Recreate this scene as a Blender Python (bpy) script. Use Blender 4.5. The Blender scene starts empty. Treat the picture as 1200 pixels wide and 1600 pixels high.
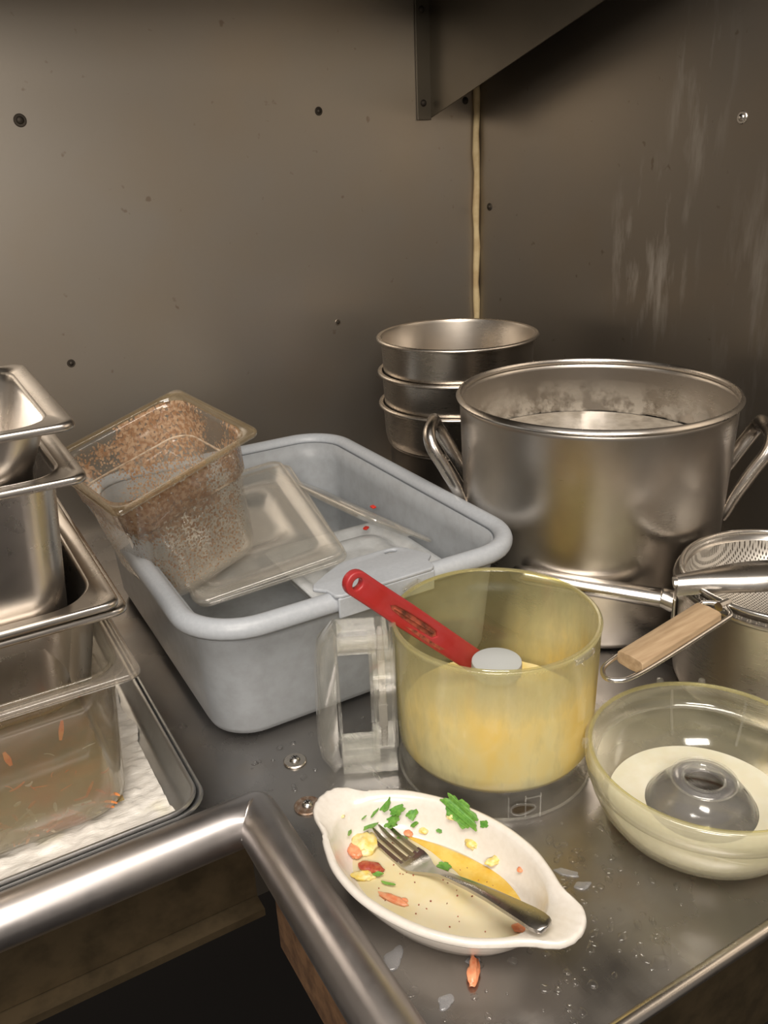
import bpy, bmesh, math, random
from math import sin, cos, pi, radians, sqrt, atan2, hypot
from mathutils import Vector, Matrix, noise
random.seed(7)
scene = bpy.context.scene
COL = scene.collection

# ------------------------------------------------------------------ camera, world, lights, exposure
def setup_camera():
    P, Rr, Wd, F, H = radians(22.75), radians(-2.58), radians(29.05), 1340.0, 0.55
    fwd = Vector((sin(Wd)*cos(P), cos(Wd)*cos(P), -sin(P)))
    r0 = Vector((cos(Wd), -sin(Wd), 0)); u0 = r0.cross(fwd)
    rt = cos(Rr)*r0 + sin(Rr)*u0; up = -sin(Rr)*r0 + cos(Rr)*u0
    cd = bpy.data.cameras.new('camera'); cam = bpy.data.objects.new('camera', cd); COL.objects.link(cam)
    m = Matrix((rt, up, -fwd)).transposed().to_4x4(); m.translation = (0, 0, H)
    cam.matrix_world = m
    cd.sensor_fit = 'VERTICAL'; cd.sensor_height = 36.0; cd.lens = F/1600*36.0
    cd.clip_start = 0.01; cd.clip_end = 50
    scene.camera = cam
setup_camera()

world = bpy.data.worlds.new('world'); scene.world = world; world.use_nodes = True
wb = world.node_tree.nodes['Background']; wb.inputs[0].default_value = (1.0, 0.9, 0.8, 1); wb.inputs[1].default_value = 0.20

def area(name, loc, target, sx, sy, power, col=(1, .92, .83)):
    l = bpy.data.lights.new(name, 'AREA'); l.shape = 'RECTANGLE'; l.size = sx; l.size_y = sy; l.energy = power; l.color = col
    o = bpy.data.objects.new(name, l); COL.objects.link(o); o.location = loc
    o.rotation_euler = (Vector(target)-Vector(loc)).to_track_quat('-Z', 'Y').to_euler()
    return o
area('ceiling_lamp', (0.05, -0.05, 1.5), (0.15, 0.10, 0.0), 1.2, 0.55, 23)
area('wall_glow_fill', (-0.95, -1.3, 1.5), (0.0, 1.3, 0.45), 1.1, 0.45, 48)  # added soft fill behind left, gives the back wall its glow
scene.cycles.transparent_max_bounces = 40

scene.view_settings.view_transform = 'Standard'; scene.view_settings.look = 'None'
scene.view_settings.exposure = 0.0; scene.view_settings.gamma = 1.0; scene.view_settings.use_curve_mapping = False

# ------------------------------------------------------------------ object helpers
def tag(o, label=None, cat=None, group=None, kind=None):
    if label: o['label'] = label
    if cat: o['category'] = cat
    if group: o['group'] = group
    if kind: o['kind'] = kind
    return o
def thing(name, label, cat, loc=(0, 0, 0), rotz=0, group=None):
    o = bpy.data.objects.new(name, None); COL.objects.link(o); o.empty_display_size = .02
    o.location = loc; o.rotation_euler = (0, 0, rotz)
    return tag(o, label, cat, group)
def link(name, me, mat, parent=None, smooth=35, solid=0, bevel=0, sub=0):
    o = bpy.data.objects.new(name, me); COL.objects.link(o)
    if mat: me.materials.append(mat)
    if parent: o.parent = parent
    if smooth is not None:
        for p in me.polygons: p.use_smooth = True
        try: me.set_sharp_from_angle(angle=radians(smooth))
        except Exception: pass
    if sub:
        m = o.modifiers.new('sub', 'SUBSURF'); m.levels = sub; m.render_levels = sub
    if solid:
        m = o.modifiers.new('solid', 'SOLIDIFY'); m.thickness = abs(solid); m.offset = -1 if solid > 0 else 1
    if bevel:
        m = o.modifiers.new('bev', 'BEVEL'); m.width = bevel; m.segments = 3; m.limit_method = 'ANGLE'; m.angle_limit = radians(40)
    return o
def new_mesh(name, V, Fc):
    me = bpy.data.meshes.new(name); me.from_pydata([tuple(v) for v in V], [], Fc); me.update()
    bm = bmesh.new(); bm.from_mesh(me); bmesh.ops.remove_doubles(bm, verts=bm.verts, dist=1e-6)
    bmesh.ops.recalc_face_normals(bm, faces=bm.faces); bm.to_mesh(me); bm.free()
    return me
def merge(*parts):
    V, Fc = [], []
    for v, f in parts:
        n = len(V); V += list(v); Fc += [tuple(i+n for i in q) for q in f]
    return V, Fc
def loops(L, closed_start=False, closed_end=False, ring=True):
    """skin a list of equally long vertex loops"""
    V, Fc = [], []; n = len(L[0])
    for lp in L: V += [Vector(p) for p in lp]
    for i in range(len(L)-1):
        for j in range(n if ring else n-1):
            k = (j+1) % n
            Fc.append((i*n+j, i*n+k, (i+1)*n+k, (i+1)*n+j))
    if closed_start: Fc.append(tuple(range(n))[::-1])
    if closed_end: Fc.append(tuple(range((len(L)-1)*n, len(L)*n)))
    return V, Fc
def lathe(prof, n=96, a0=0, a1=2*pi, c=(0, 0)):
    full = abs(a1-a0-2*pi) < 1e-6; m = n if full else n+1
    L = []
    for r, z in prof:
        r = max(r, 1e-5)
        L.append([(c[0]+r*cos(a0+(a1-a0)*j/n), c[1]+r*sin(a0+(a1-a0)*j/n), z) for j in range(m)])
    return loops(L, ring=full)
def rrect(w, l, r, z, cx=0, cy=0, n=8):
    r = min(r, w/2-1e-4, l/2-1e-4); out = []
    for q, (sx, sy) in enumerate(((1, 1), (-1, 1), (-1, -1), (1, -1))):
        for k in range(n+1):
            a = q*pi/2+k*pi/2/n
            out.append((cx+sx*(w/2-r)+r*cos(a), cy+sy*(l/2-r)+r*sin(a), z))
    return out
def tube(path, r, n=12, closed=False, flat=1.0, up=None, caps=True):
    P = [Vector(p) for p in path]; m = len(P); rs = r if isinstance(r, (list, tuple)) else [r]*m
    L = []; prev = None
    for i in range(m):
        if closed: t = (P[(i+1) % m]-P[i-1])
        else: t = P[min(i+1, m-1)]-P[max(i-1, 0)]
        t.normalize()
        ref = Vector(up) if up else (prev if prev else (Vector((0, 0, 1)) if abs(t.z) < .9 else Vector((1, 0, 0))))
        u = (ref-t*ref.dot(t)).normalized(); v = t.cross(u); prev = u
        L.append([P[i]+rs[i]*(cos(2*pi*k/n)*v+flat*sin(2*pi*k/n)*u) for k in range(n)])
    if closed: L.append(L[0]); return loops(L)
    return loops(L, caps, caps)
def box(x0, x1, y0, y1, z0, z1):
    V = [(x, y, z) for z in (z0, z1) for x, y in ((x0, y0), (x1, y0), (x1, y1), (x0, y1))]
    return V, [(3, 2, 1, 0), (4, 5, 6, 7), (0, 1, 5, 4), (1, 2, 6, 5), (2, 3, 7, 6), (3, 0, 4, 7)]
def smooth_path(pts, n=8, closed=False):
    P = [Vector(p) for p in pts]; out = []; m = len(P)
    for i in range(m if closed else m-1):
        g = lambda k: P[k % m] if closed else P[max(0, min(m-1, k))]
        a, b, c, d = g(i-1), g(i), g(i+1), g(i+2)
        for k in range(n):
            t = k/n
            out.append(.5*((2*b)+(c-a)*t+(2*a-5*b+4*c-d)*t*t+(3*b-a-3*c+d)*t**3))
    if not closed: out.append(P[-1])
    return out
def extrude(polys, th, bevel=0, mat4=None):
    """solid plate from 2-D outlines (later ones are holes), centred on z=0"""
    cu = bpy.data.curves.new('tmp', 'CURVE'); cu.dimensions = '2D'; cu.fill_mode = 'BOTH'
    cu.extrude = max(th/2-bevel, 1e-5); cu.bevel_depth = bevel; cu.bevel_resolution = 2; cu.offset = -bevel
    for pl in polys:
        s = cu.splines.new('POLY'); s.points.add(len(pl)-1); s.use_cyclic_u = True
        for k, p in enumerate(pl): s.points[k].co = (p[0], p[1], 0, 1)
    ob = bpy.data.objects.new('tmp', cu); me = bpy.data.meshes.new_from_object(ob)
    bpy.data.objects.remove(ob); bpy.data.curves.remove(cu)
    if mat4 is not None: me.transform(mat4)
    V = [v.co.copy() for v in me.vertices]; Fc = [tuple(p.vertices) for p in me.polygons]
    bpy.data.meshes.remove(me)
    return V, Fc
def xf(vf, m): return [m @ Vector(v) for v in vf[0]], vf[1]
def O(name, vf, mat, parent=None, **k): return link(name, new_mesh(name, *vf), mat, parent, **k)

# ------------------------------------------------------------------ material helpers
class NT:
    def __init__(s, name):
        s.m = bpy.data.materials.new(name); s.m.use_nodes = True; s.t = s.m.node_tree; s.t.nodes.clear()
        s.out = s.n('ShaderNodeOutputMaterial')
    def n(s, typ, **kw):
        nd = s.t.nodes.new(typ)
        for k, v in kw.items():
            if k.startswith('i_'):
                nd.inputs[k[2:].replace('_', ' ')].default_value = v
            else: setattr(nd, k, v)
        return nd
    def l(s, a, b): s.t.links.new(a, b)
    def coord(s, kind='Object', scale=(1, 1, 1), loc=(0, 0, 0), rot=(0, 0, 0)):
        c = s.n('ShaderNodeTexCoord'); m = s.n('ShaderNodeMapping'); s.l(c.outputs[kind], m.inputs[0])
        m.inputs['Scale'].default_value = scale; m.inputs['Location'].default_value = loc; m.inputs['Rotation'].default_value = rot
        return m.outputs[0]
    def noise(s, vec, scale, detail=3, rough=.5):
        nd = s.n('ShaderNodeTexNoise'); s.l(vec, nd.inputs['Vector']); nd.inputs['Scale'].default_value = scale
        nd.inputs['Detail'].default_value = detail; nd.inputs['Roughness'].default_value = rough; return nd.outputs['Fac']
    def ramp(s, fac, *stops):
        nd = s.n('ShaderNodeValToRGB'); s.l(fac, nd.inputs[0]); e = nd.color_ramp.elements
        while len(e) < len(stops): e.new(.5)
        for k, (p, c) in enumerate(stops):
            e[k].position = p; e[k].color = (c, c, c, 1) if isinstance(c, (int, float)) else tuple(c)+(1,)
        return nd.outputs[0]
    def math(s, op, a, b=None):
        nd = s.n('ShaderNodeMath', operation=op)
        for k, v in enumerate((a, b)):
            if v is None: continue
            if isinstance(v, (int, float)): nd.inputs[k].default_value = v
            else: s.l(v, nd.inputs[k])
        return nd.outputs[0]
    def mixc(s, f, a, b, mode='MIX'):
        nd = s.n('ShaderNodeMix', data_type='RGBA', blend_type=mode)
        for k, v in ((0, f), (6, a), (7, b)):
            if isinstance(v, (int, float)): nd.inputs[k].default_value = v
            elif isinstance(v, tuple): nd.inputs[k].default_value = v+(1,)
            else: s.l(v, nd.inputs[k])
        return nd.outputs[2]
    def bump(s, h, strength, dist=.001):
        nd = s.n('ShaderNodeBump'); nd.inputs['Strength'].default_value = strength; nd.inputs['Distance'].default_value = dist
        s.l(h, nd.inputs['Height']); return nd.outputs[0]
    def prin(s, **kw):
        p = s.n('ShaderNodeBsdfPrincipled')
        for k, v in kw.items():
            k = {'base': 'Base Color', 'rough': 'Roughness', 'metal': 'Metallic', 'normal': 'Normal', 'aniso': 'Anisotropic',
                 'anrot': 'Anisotropic Rotation', 'tangent': 'Tangent', 'sss': 'Subsurface Weight', 'spec': 'Specular IOR Level',
                 'alpha': 'Alpha', 'trans': 'Transmission Weight', 'coat': 'Coat Weight', 'ior': 'IOR'}[k]
            if isinstance(v, tuple): p.inputs[k].default_value = v+(1,) if len(v) == 3 else v
            elif isinstance(v, (int, float)): p.inputs[k].default_value = v
            else: s.l(v, p.inputs[k])
        return p.outputs[0]
    def done(s, sh): s.l(sh, s.out.inputs[0]); return s.m

def steel(name, col=(.62, .58, .54), rough=(.22, .36), grain=(1, 1, 40), scale=25, radial=False, aniso=0, dirt=.25, bump=.05, dirtcol=(.30, .25, .19)):
    t = NT(name)
    v = t.coord('Object', grain); g = t.noise(v, scale*4, 4, .6)
    big = t.noise(t.coord('Object'), scale*.5, 4, .55)
    c = t.mixc(t.ramp(big, (.42, 0), (.72, dirt)), col, dirtcol)
    r = t.math('ADD', t.math('MULTIPLY', t.ramp(big, (.3, 0), (.7, 1)), rough[1]-rough[0]), rough[0])
    r = t.math('ADD', r, t.math('MULTIPLY', t.math('SUBTRACT', g, .5), .1))
    kw = {}
    if radial:
        tg = t.n('ShaderNodeTangent', direction_type='RADIAL', axis='Z'); kw = dict(tangent=tg.outputs[0], aniso=aniso)
    return t.done(t.prin(base=c, rough=r, metal=1.0, normal=t.bump(g, bump, .0006), **kw))

def clear(name, tint=(.93, .93, .9), haze=.06, hazecol=(.75, .73, .68), rough=.08, edge=.35, refl=1.0, mask=None, ior=1.5):
    """thin transparent plastic: tinted see-through, Fresnel gloss, a little milky scatter from scuffs, edge haze painted in for missing refraction highlights (mask(t) -> extra film and colour)"""
    t = NT(name)
    tr = t.n('ShaderNodeBsdfTransparent'); tr.inputs[0].default_value = tint+(1,)
    df = t.n('ShaderNodeBsdfDiffuse'); df.inputs[0].default_value = hazecol+(1,)
    tl = t.n('ShaderNodeBsdfTranslucent'); tl.inputs[0].default_value = hazecol+(1,)
    ms = t.n('ShaderNodeMixShader'); ms.inputs[0].default_value = .35; t.l(df.outputs[0], ms.inputs[1]); t.l(tl.outputs[0], ms.inputs[2])
    lw = t.n('ShaderNodeLayerWeight'); lw.inputs[0].default_value = .25
    hz = t.math('ADD', t.math('MULTIPLY', t.math('POWER', lw.outputs['Facing'], 3), edge), haze)
    hz = t.math('MULTIPLY', hz, t.math('ADD', t.noise(t.coord('Object'), 45, 4), .5))
    if mask:
        fac, colr = mask(t)
        c = t.mixc(fac, hazecol, colr); t.l(c, df.inputs[0]); t.l(c, tl.inputs[0])
        hz = t.math('MAXIMUM', hz, fac)
    m1 = t.n('ShaderNodeMixShader'); t.l(hz, m1.inputs[0]); t.l(tr.outputs[0], m1.inputs[1]); t.l(ms.outputs[0], m1.inputs[2])
    gl = t.n('ShaderNodeBsdfGlossy'); gl.inputs['Roughness'].default_value = rough; gl.inputs[0].default_value = (1, 1, 1, 1)
    lf = t.n('ShaderNodeLayerWeight'); lf.inputs[0].default_value = .5
    fres = t.math('ADD', t.math('MULTIPLY', t.math('POWER', lf.outputs['Facing'], 5), .75), .045)
    m2 = t.n('ShaderNodeMixShader'); t.l(t.math('MINIMUM', t.math('MULTIPLY', fres, refl), .42), m2.inputs[0]); t.l(m1.outputs[0], m2.inputs[1]); t.l(gl.outputs[0], m2.inputs[2])
    return t.done(m2.outputs[0])

def plain(name, col, rough=.5, nscale=0, ncol=None, bump=0, **kw):
    t = NT(name); c = col
    n = None
    if nscale:
        n = t.noise(t.coord('Object'), nscale, 4, .6)
        c = t.mixc(t.ramp(n, (.4, 0), (.65, 1)), col, ncol or tuple(x*.8 for x in col))
    if bump and n is not None: kw['normal'] = t.bump(n, bump, .001)
    return t.done(t.prin(base=c, rough=rough, **kw))

# walls: dull stainless sheet with stains
def wall_material(name, streaks=False, dk=1.0):
    t = NT(name); o = t.coord('Object')
    big = t.noise(o, 2.6, 3, .5); fine = t.noise(t.coord('Object', (1, 1, 1)), 160, 3, .7)
    c = t.mixc(t.ramp(big, (.35, 0), (.65, 1)), (.47, .41, .335), (.42, .385, .34))
    c = t.mixc(t.ramp(t.noise(o, 7, 3), (.5, 0), (.75, .35)), c, (.45, .37, .28))
    c = t.mixc(t.ramp(t.noise(o, 55, 2), (.72, 0), (.78, .5)), c, (.22, .15, .10))
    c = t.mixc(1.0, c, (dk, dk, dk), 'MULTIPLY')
    r = t.math('ADD', t.math('MULTIPLY', big, .12), .33)
    if streaks:
        # dried splash smears: two slanted patches of long soft streaks
        sp = t.n('ShaderNodeSeparateXYZ'); tc = t.n('ShaderNodeTexCoord'); t.l(tc.outputs['Object'], sp.inputs[0])
        sk = t.noise(t.coord('Object', (1, 9, 1.6), rot=(radians(-22), 0, 0)), 5.0, 4, .6)
        def patch(y, z, ry, rz):
            a = t.math('DIVIDE', t.math('SUBTRACT', sp.outputs[1], y), ry); b = t.math('DIVIDE', t.math('SUBTRACT', sp.outputs[2], z), rz)
            d = t.math('ADD', t.math('MULTIPLY', a, a), t.math('MULTIPLY', b, b)); return t.ramp(d, (.15, 1), (1, 0))
        w = t.math('MAXIMUM', patch(.93, .39, .10, .15), t.math('MULTIPLY', patch(.86, .62, .06, .16), .6))
        w = t.math('MAXIMUM', w, t.math('MULTIPLY', patch(.72, .36, .10, .22), .45))
        w = t.math('MULTIPLY', w, t.ramp(sk, (.50, 0), (.72, .6)))
        c = t.mixc(w, c, (.75, .72, .68)); r = t.math('ADD', r, t.math('MULTIPLY', w, .2))
    return t.done(t.prin(base=c, rough=r, metal=.92, normal=t.bump(fine, .08, .0006)))
M = {}
M['wall'] = wall_material('stainless_wall_sheet')
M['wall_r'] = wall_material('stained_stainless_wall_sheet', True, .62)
def counter_material():
    t = NT('worn_wet_stainless_counter'); o = t.coord('Object')
    big = t.noise(o, 6, 4, .55); scr = t.noise(t.coord('Object', (1, 22, 1), rot=(0, 0, .3)), 30, 4, .7)
    scr2 = t.noise(t.coord('Object', (16, 1, 1), rot=(0, 0, .7)), 22, 3, .7)
    c = t.mixc(t.ramp(big, (.35, 0), (.7, 1)), (.31, .30, .295), (.43, .405, .38))
    c = t.mixc(t.ramp(t.noise(o, 14, 4), (.55, 0), (.75, .5)), c, (.33, .27, .21))
    c = t.mixc(t.ramp(scr, (.66, 0), (.76, .5)), c, (.6, .58, .56))
    r = t.math('ADD', t.ramp(t.noise(o, 9, 3), (.4, .16), (.6, .36)), t.math('MULTIPLY', scr2, .08))
    return t.done(t.prin(base=c, rough=r, metal=.95, normal=t.bump(t.math('ADD', scr, t.math('MULTIPLY', big, 2)), .12, .0006)))
M['counter'] = counter_material()
M['rail'] = steel('scuffed_rail_steel', (.54, .51, .50), (.32, .44), (1, 1, 1), 20, dirt=.35, bump=.06)
M['pan'] = steel('satin_pan_steel', (.66, .62, .575), (.22, .32), (1, 1, 1), 16, dirt=.25)
M['pot'] = steel('brushed_pot_steel', (.60, .56, .515), (.26, .36), (1, 1, 18), 14, radial=True, aniso=.55, dirt=.5)
M['round'] = steel('old_round_pan_steel', (.60, .55, .49), (.24, .34), (1, 1, 14), 14, radial=True, aniso=.4, dirt=.35)
M['dark'] = steel('dark_tarnished_steel', (.16, .14, .12), (.4, .5), (1, 1, 1), 14)
M['polish'] = steel('polished_steel', (.64, .61, .57), (.2, .3), (1, 1, 1), 14, dirt=.2)
M['alu'] = steel('worn_aluminium', (.56, .57, .57), (.38, .52), (1, 1, 1), 30, dirt=.4, bump=.3, dirtcol=(.33, .32, .3))
M['bracket'] = steel('bracket_steel', (.15, .135, .11), (.42, .5), (1, 1, 1), 10)
M['screw'] = steel('dark_screw', (.07, .06, .05), (.6, .7), (1, 1, 1), 40)
M['screw_l'] = steel('bright_screw', (.62, .6, .57), (.2, .3), (1, 1, 1), 40)
M['rust'] = plain('rusty_washer', (.20, .12, .075), .5, 300, (.33, .27, .22), .2, metal=.7)
M['tub'] = plain('grey_tub_plastic', (.335, .355, .375), .42, 60, (.30, .315, .33), .03, spec=.4)
M['tubrim'] = plain('scuffed_grey_plastic', (.38, .405, .435), .40, 220, (.41, .435, .465), .15, spec=.5)
M['caulk'] = plain('yellowed_caulk', (.62, .49, .27), .5, 30, (.48, .35, .18), .2)
M['apron'] = plain('greasy_brown_apron_steel', (.085, .062, .034), .5, 30, (.05, .037, .02), .1, metal=.6)
M['black'] = plain('dark_undercounter', (.010, .008, .007), .9)
M['leg'] = plain('rusted_brown_leg', (.22, .12, .06), .6, 60, (.12, .065, .035), .3)
M['red'] = plain('red_nylon', (.37, .034, .038), .38, 40, (.36, .02, .02), .02, spec=.5)
M['burn'] = plain('scorched_red_plastic', (.40, .09, .05), .6, 110, (.10, .03, .018), .3)
M['ceramic'] = plain('cream_stoneware', (.73, .69, .63), .22, 200, (.70, .655, .59), .01, coat=.4)
M['wood'] = None
M['greycap'] = plain('pale_grey_plastic', (.48, .505, .51), .45)
M['white'] = plain('white_plastic', (.72, .69, .66), .4)

def yellow_mask(t):
    sp = t.n('ShaderNodeSeparateXYZ'); c = t.n('ShaderNodeTexCoord'); t.l(c.outputs['Object'], sp.inputs[0])
    h = t.ramp(sp.outputs[2], (.0, 1), (.06, 1), (.098, .95), (.128, .62), (.16, .30))
    n1 = t.noise(t.coord('Object', (1, 1, .5)), 14, 4, .6); n2 = t.noise(t.coord('Object', (1, 1, .35)), 90, 3, .6)
    f = t.math('MULTIPLY', h, t.math('ADD', t.ramp(n1, (.3, .80), (.65, 1.15)), t.math('MULTIPLY', t.math('SUBTRACT', n2, .5), .5)))
    side = t.ramp(t.math('ADD', t.math('SUBTRACT', t.math('MULTIPLY', sp.outputs[0], .8), t.math('MULTIPLY', sp.outputs[1], 5.5)), .5), (.15, .09), (.42, .75), (.58, 1))
    f = t.math('MULTIPLY', f, side)
    f = t.math('MINIMUM', t.math('MAXIMUM', f, .10), .94)
    col = t.mixc(t.ramp(n1, (.38, 0), (.62, 1)), (.84, .77, .42), (.90, .70, .22))
    col = t.mixc(t.ramp(sp.outputs[2], (.10, 0), (.15, .8)), col, (.70, .68, .46))
    return f, col
M['bowl'] = clear('yellowed_clear_plastic', (.94, .93, .80), .10, (.66, .62, .36), .12, .5, 1, yellow_mask)
M['bowlrim'] = clear('yellowed_rim_plastic', (.90, .87, .62), .26, (.80, .75, .48), .08, .6, 1.4)
M['clear'] = clear('clear_polycarbonate', (.96, .955, .94), .05, (.68, .66, .62), .06, .32, 1.6)
M['handle'] = clear('clear_handle_plastic', (.975, .975, .96), .07, (.85, .84, .80), .07, .5, 1.7)
M['skirt'] = clear('clear_base_plastic', (.96, .95, .92), .07, (.75, .73, .68), .07, .4, 1.6)
M['lid'] = clear('scuffed_clear_lid', (.95, .945, .93), .12, (.74, .72, .67), .10, .4, 1.8)
def lidbowl_mask(t):
    sp = t.n('ShaderNodeSeparateXYZ'); c = t.n('ShaderNodeTexCoord'); t.l(c.outputs['Object'], sp.inputs[0])
    n = t.noise(t.coord('Object'), 16, 4, .6)
    fr = t.ramp(t.math('SUBTRACT', .5, t.math('MULTIPLY', t.math('ADD', sp.outputs[1], t.math('MULTIPLY', sp.outputs[0], .6)), 5)), (.45, .22), (.75, 1))
    f = t.math('MULTIPLY', t.math('MULTIPLY', t.ramp(sp.outputs[2], (.0, .5), (.03, .62), (.042, .60), (.06, .5)), fr), t.ramp(n, (.3, .6), (.7, 1.1)))
    return f, t.mixc(t.ramp(t.noise(t.coord('Object'), 30, 3), (.66, 0), (.74, .7)), (.86, .82, .62), (.74, .46, .22))
M['procl_out'] = clear('yellowed_lid_plastic', (.955, .95, .88), .05, (.84, .80, .60), .1, .5, 1.4, lidbowl_mask)
M['procl_in'] = clear('grey_clear_lid_dome', (.96, .96, .96), .12, (.62, .62, .63), .12, .4, 1.6)

def speck_mask(t):
    """dried brown crumbs stuck to the plastic"""
    v = t.coord('Object', (1, 1, .8)); vo = t.n('ShaderNodeTexVoronoi'); t.l(v, vo.inputs['Vector']); vo.inputs['Scale'].default_value = 300
    vo.inputs['Randomness'].default_value = 1
    big = t.noise(t.coord('Object', loc=(.3, .1, .2)), 16, 3, .5)
    sp = t.n('ShaderNodeSeparateXYZ'); c = t.n('ShaderNodeTexCoord'); t.l(c.outputs['Object'], sp.inputs[0])
    bot = t.ramp(t.math('ADD', sp.outputs[2], .16), (0.004, 0), (.02, .75), (.085, .95), (.112, 1.5))
    thr = t.math('MULTIPLY', t.math('ADD', t.math('MULTIPLY', t.ramp(big, (.41, 0), (.55, 1)), .36), .09), bot)
    mk = t.math('LESS_THAN', vo.outputs['Distance'], thr)
    mist = t.math('MULTIPLY', t.ramp(big, (.4, .15), (.6, .55)), t.ramp(t.math('ADD', sp.outputs[2], .16), (0, .4), (.02, .9), (.15, .15)))
    f = t.math('MAXIMUM', t.math('MULTIPLY', mk, .92), mist)
    return f, t.mixc(mk, (.72, .66, .54), t.mixc(t.ramp(t.noise(t.coord('Object'), 200, 2), (.4, 0), (.6, 1)), (.40, .21, .10), (.62, .42, .26)))
M['crumb'] = clear('crumb_coated_clear_plastic', (.97, .96, .94), .08, (.66, .62, .54), .06, .15, 1.4, speck_mask)
def soup_mask(t):
    sp = t.n('ShaderNodeSeparateXYZ'); c = t.n('ShaderNodeTexCoord'); t.l(c.outputs['Object'], sp.inputs[0])
    n = t.noise(t.coord('Object', (1, 1, 1)), 22, 4, .6)
    h = t.ramp(sp.outputs[2], (0, .62), (.04, .42), (.08, .16), (.10, .05))
    f = t.math('MULTIPLY', h, t.ramp(n, (.35, .6), (.65, 1)))
    return f, t.mixc(t.ramp(t.noise(t.coord('Object', loc=(2, 1, 0)), 24, 3), (.52, 0), (.64, 1)), (.42, .36, .20), (.55, .20, .08))
M['soupy'] = clear('soup_smeared_clear_plastic', (.96, .94, .90), .10, (.50, .45, .34), .08, .35, 1.6, soup_mask)

M['panrim'] = clear('smoked_clear_rim', (.86, .83, .78), .22, (.58, .53, .47), .06, .5, 1.8)
def wood_material():
    t = NT('worn_pale_wood'); g = t.noise(t.coord('Object', (4, 60, 60)), 3, 4, .6)
    c = t.mixc(t.ramp(g, (.35, 0), (.65, 1)), (.46, .33, .20), (.34, .23, .13))
    return t.done(t.prin(base=c, rough=.65, normal=t.bump(g, .3, .0005)))
M['wood'] = wood_material()
def mesh_material():
    t = NT('woven_wire_mesh'); c = t.n('ShaderNodeTexCoord'); sp = t.n('ShaderNodeSeparateXYZ'); t.l(c.outputs['Object'], sp.inputs[0])
    a = t.math('GREATER_THAN', t.math('FRACT', t.math('MULTIPLY', sp.outputs[0], 380)), .5)
    b = t.math('GREATER_THAN', t.math('FRACT', t.math('MULTIPLY', sp.outputs[1], 380)), .5)
    w = t.math('MAXIMUM', a, b)
    p = t.prin(base=(.66, .62, .56), rough=.45, metal=.8); tr = t.n('ShaderNodeBsdfTransparent')
    m = t.n('ShaderNodeMixShader'); t.l(w, m.inputs[0]); t.l(tr.outputs[0], m.inputs[1]); t.l(p, m.inputs[2])
    return t.done(m.outputs[0])
M['mesh'] = mesh_material()
def paper_material():
    t = NT('greasy_crinkled_film'); n = t.noise(t.coord('Object', (1, 3, 1), rot=(0, 0, .5)), 26, 5, .65); n2 = t.noise(t.coord('Object'), 14, 3)
    c = t.mixc(t.ramp(n2, (.55, 0), (.72, .7)), (.72, .69, .64), (.72, .66, .36))
    return t.done(t.prin(base=c, rough=.25, normal=t.bump(n, .7, .004), coat=.4))
M['paper'] = paper_material()
def sauce_material(name, c1, c2, sc=30, rough=.2):
    t = NT(name); n = t.noise(t.coord('Object'), sc, 4, .6)
    return t.done(t.prin(base=t.mixc(t.ramp(n, (.4, 0), (.6, 1)), c1, c2), rough=rough, sss=.1, normal=t.bump(n, .15, .001)))
M['cream'] = sauce_material('cream_liquid', (.74, .70, .58), (.70, .65, .50))
M['butter'] = sauce_material('pale_yellow_sauce', (.68, .58, .34), (.70, .62, .43), 26)
M['yolk'] = sauce_material('golden_sauce', (.74, .46, .07), (.80, .56, .14), 60)
M['custard'] = sauce_material('yellow_batter', (.80, .60, .20), (.82, .68, .34), 30, .35)
M['egg'] = sauce_material('scrambled_egg', (.80, .58, .14), (.82, .68, .34), 160, .35)
M['tomato'] = sauce_material('tomato_flesh', (.74, .22, .10), (.78, .34, .18), 150, .3)
M['darkred'] = sauce_material('dark_red_skin', (.34, .05, .03), (.45, .12, .05), 200, .3)
M['leaf'] = sauce_material('cilantro_green', (.08, .24, .03), (.14, .34, .05), 300, .45)
M['orange'] = sauce_material('carrot_orange', (.72, .20, .05), (.78, .32, .10), 100, .4)
M['pale'] = sauce_material('pale_shred', (.76, .72, .60), (.66, .6, .4), 100, .4)
def water_material():
    t = NT('water'); gl = t.n('ShaderNodeBsdfGlossy'); gl.inputs['Roughness'].default_value = .04
    tr = t.n('ShaderNodeBsdfTransparent'); tr.inputs[0].default_value = (.98, .98, .98, 1); lf = t.n('ShaderNodeLayerWeight'); lf.inputs[0].default_value = .5; fo = t.math('ADD', t.math('POWER', lf.outputs['Facing'], 4), .05)
    m = t.n('ShaderNodeMixShader'); t.l(t.math('MINIMUM', t.math('MULTIPLY', fo, 1.3), .9), m.inputs[0]); t.l(tr.outputs[0], m.inputs[1]); t.l(gl.outputs[0], m.inputs[2])
    return t.done(m.outputs[0])
M['water'] = water_material()
def residue_material():
    t = NT('dried_scum'); n = t.noise(t.coord('Object'), 34, 5, .65); tr = t.n('ShaderNodeBsdfTransparent'); p = t.prin(base=(.46, .41, .34), rough=.7)
    sp = t.n('ShaderNodeSeparateXYZ'); c = t.n('ShaderNodeTexCoord'); t.l(c.outputs['Object'], sp.inputs[0])
    f = t.math('MULTIPLY', t.ramp(n, (.42, 0), (.58, .8)), t.ramp(sp.outputs[2], (.205, 1), (.25, 0)))
    m = t.n('ShaderNodeMixShader'); t.l(f, m.inputs[0]); t.l(tr.outputs[0], m.inputs[1]); t.l(p, m.inputs[2]); return t.done(m.outputs[0])
M['residue'] = residue_material()
M['murk'] = plain('cloudy_water_surface', (.44, .39, .32), .15, 60, (.30, .26, .21), .2)
M['milkywater'] = clear('milky_water', (.85, .86, .87), .32, (.66, .67, .70), .06, .2, 1.6)

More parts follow.
